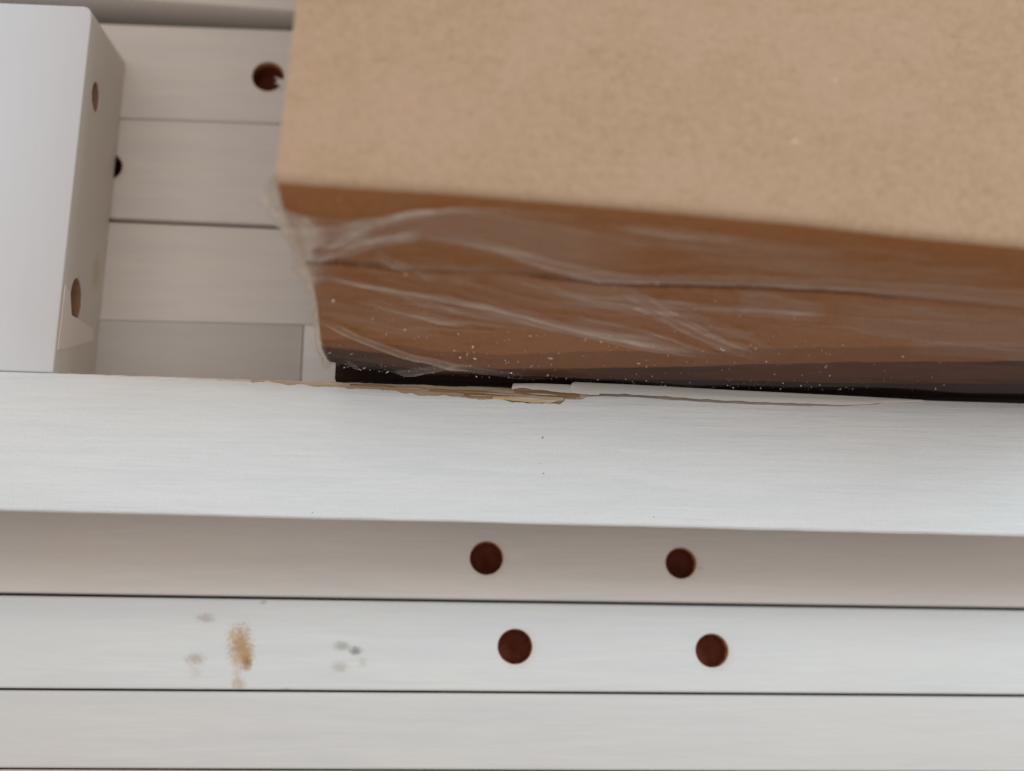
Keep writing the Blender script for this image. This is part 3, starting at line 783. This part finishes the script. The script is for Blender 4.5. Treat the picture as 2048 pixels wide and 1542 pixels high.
# gathered, whitish bunch at the left corner
sil = [(530, 372), (529, 392), (545, 420), (590, 460), (597, 480), (599, 505), (590, 522), (612, 545), (616, 600), (624, 640), (640, 690), (655, 722), (668, 756)]
sw = np.interp(py, [350, 390, 430, 470, 520, 550, 600, 640, 690, 760], [26, 30, 48, 44, 40, 20, 12, 9, 5, 3])
cx0 = np.interp(py, [p[1] for p in sil], [p[0] for p in sil])
bunch = np.exp(-(np.clip(px - cx0 - 6, 0, None) / sw) ** 2)
crum = fbm(px / 22, py / 26, 55, 3, 0.4)
milk += bunch * np.clip(0.75 + 1.3 * crum, 0, 1)
disp += bunch * np.clip(1.0 + 1.8 * crum, 0.2, 4)
bandk = np.clip((py - np.interp(px, [p[0] for p in SHADEL], [p[1] for p in SHADEL]) + 10) / 14, 0, 1) * (1 - bunch)
milk *= 1 - 0.72 * bandk * (px > 935)
milk *= 1 - 0.45 * bandk
milk = np.clip(milk, 0.008, 0.92)
# smooth outward push: along -y, and to the left near the corner
left = np.clip(1 - AF / 0.03, 0, 1)
PF[:, 1] -= disp * MM
push = np.interp(py, [340, 372, 395, 420, 440, 460, 505, 522, 545, 600, 700, 760], [1.0, 3.0, 3.6, 3.0, 2.0, 1.0, 1.2, 2.6, 1.1, .9, .7, .5])
PF[:, 0] -= left ** 2 * (push + 0.9 * crum) * MM
PFg = PF.reshape(nf, mf, 3)
# carry on round the hidden left side of the package
ns = 30
side = np.zeros((ns, mf, 3)); c0 = PFg[0]
mside = np.zeros((ns, mf))
for i in range(ns):
    q = (i + 1) / ns
    side[ns - 1 - i] = c0 + back_dir[None, :] * (0.030 * q) + np.array([0.0032 * min(q * 4, 1), 0, 0])[None, :]
    side[ns - 1 - i][:, 0] += fbm(np.full(mf, q * 6), np.arange(mf) / 9.0, 19, 3) * 1.4 * MM
    mside[ns - 1 - i] = 0.45 + 0.45 * fbm(np.full(mf, q * 8), np.arange(mf) / 7.0, 23, 3)
G = np.concatenate([side, PFg], axis=0)
MK = np.concatenate([mside, milk.reshape(nf, mf)], axis=0)
film = link_mesh('plastic_film', G.reshape(-1, 3), grid_faces(nf + ns, mf), M_FILM, parent=pack, attrs={'milk': MK.ravel()})
film['label'] = 'crinkled clear plastic film gathered into a milky bunch at the corner'

# mirror flecks added to stand for glints on the film
DV, DF = [], []
PFf = PFg.reshape(-1, 3); pxf, pyf = px, py
cand = np.where((pxf > 620) & (pxf < 1900) & (pyf > 540) & (pyf < 780))[0]
wgt = np.exp(-((pyf[cand] - (700 + 0.04 * (pxf[cand] - 900))) / 55) ** 2) + 0.15
wgt *= np.interp(pxf[cand], [620, 900, 1450, 1900], [.6, 1.3, 1.1, .3]); wgt /= wgt.sum()
for k in rng.choice(cand, 650, replace=False, p=wgt):
    p = PFf[k] + np.array([0, -0.00015, 0.0])
    r = (0.035 + 0.17 * rng.rand() ** 4) * MM; st_ = 1 + 4.0 * rng.rand() ** 3; an = rng.rand() * 3.14
    Q = np.linalg.qr(rng.randn(3, 3))[0]
    ux = Q[0] * r * st_; uy = Q[1] * r; uz = Q[2] * r * .8
    b0 = len(DV)
    DV += [tuple(p + ux), tuple(p + uy * (0.6 + .6 * rng.rand())), tuple(p - ux * (0.5 + .6 * rng.rand())), tuple(p - uy), tuple(p + uz), tuple(p - uz)]
    for q in ((0, 1, 4), (1, 2, 4), (2, 3, 4), (3, 0, 4), (1, 0, 5), (2, 1, 5), (3, 2, 5), (0, 3, 5)):
        DF.append(tuple(b0 + i for i in q))
du = link_mesh('film_glints', DV, DF, M_GLINT, parent=pack, smooth=False)
du['kind'] = 'stuff'
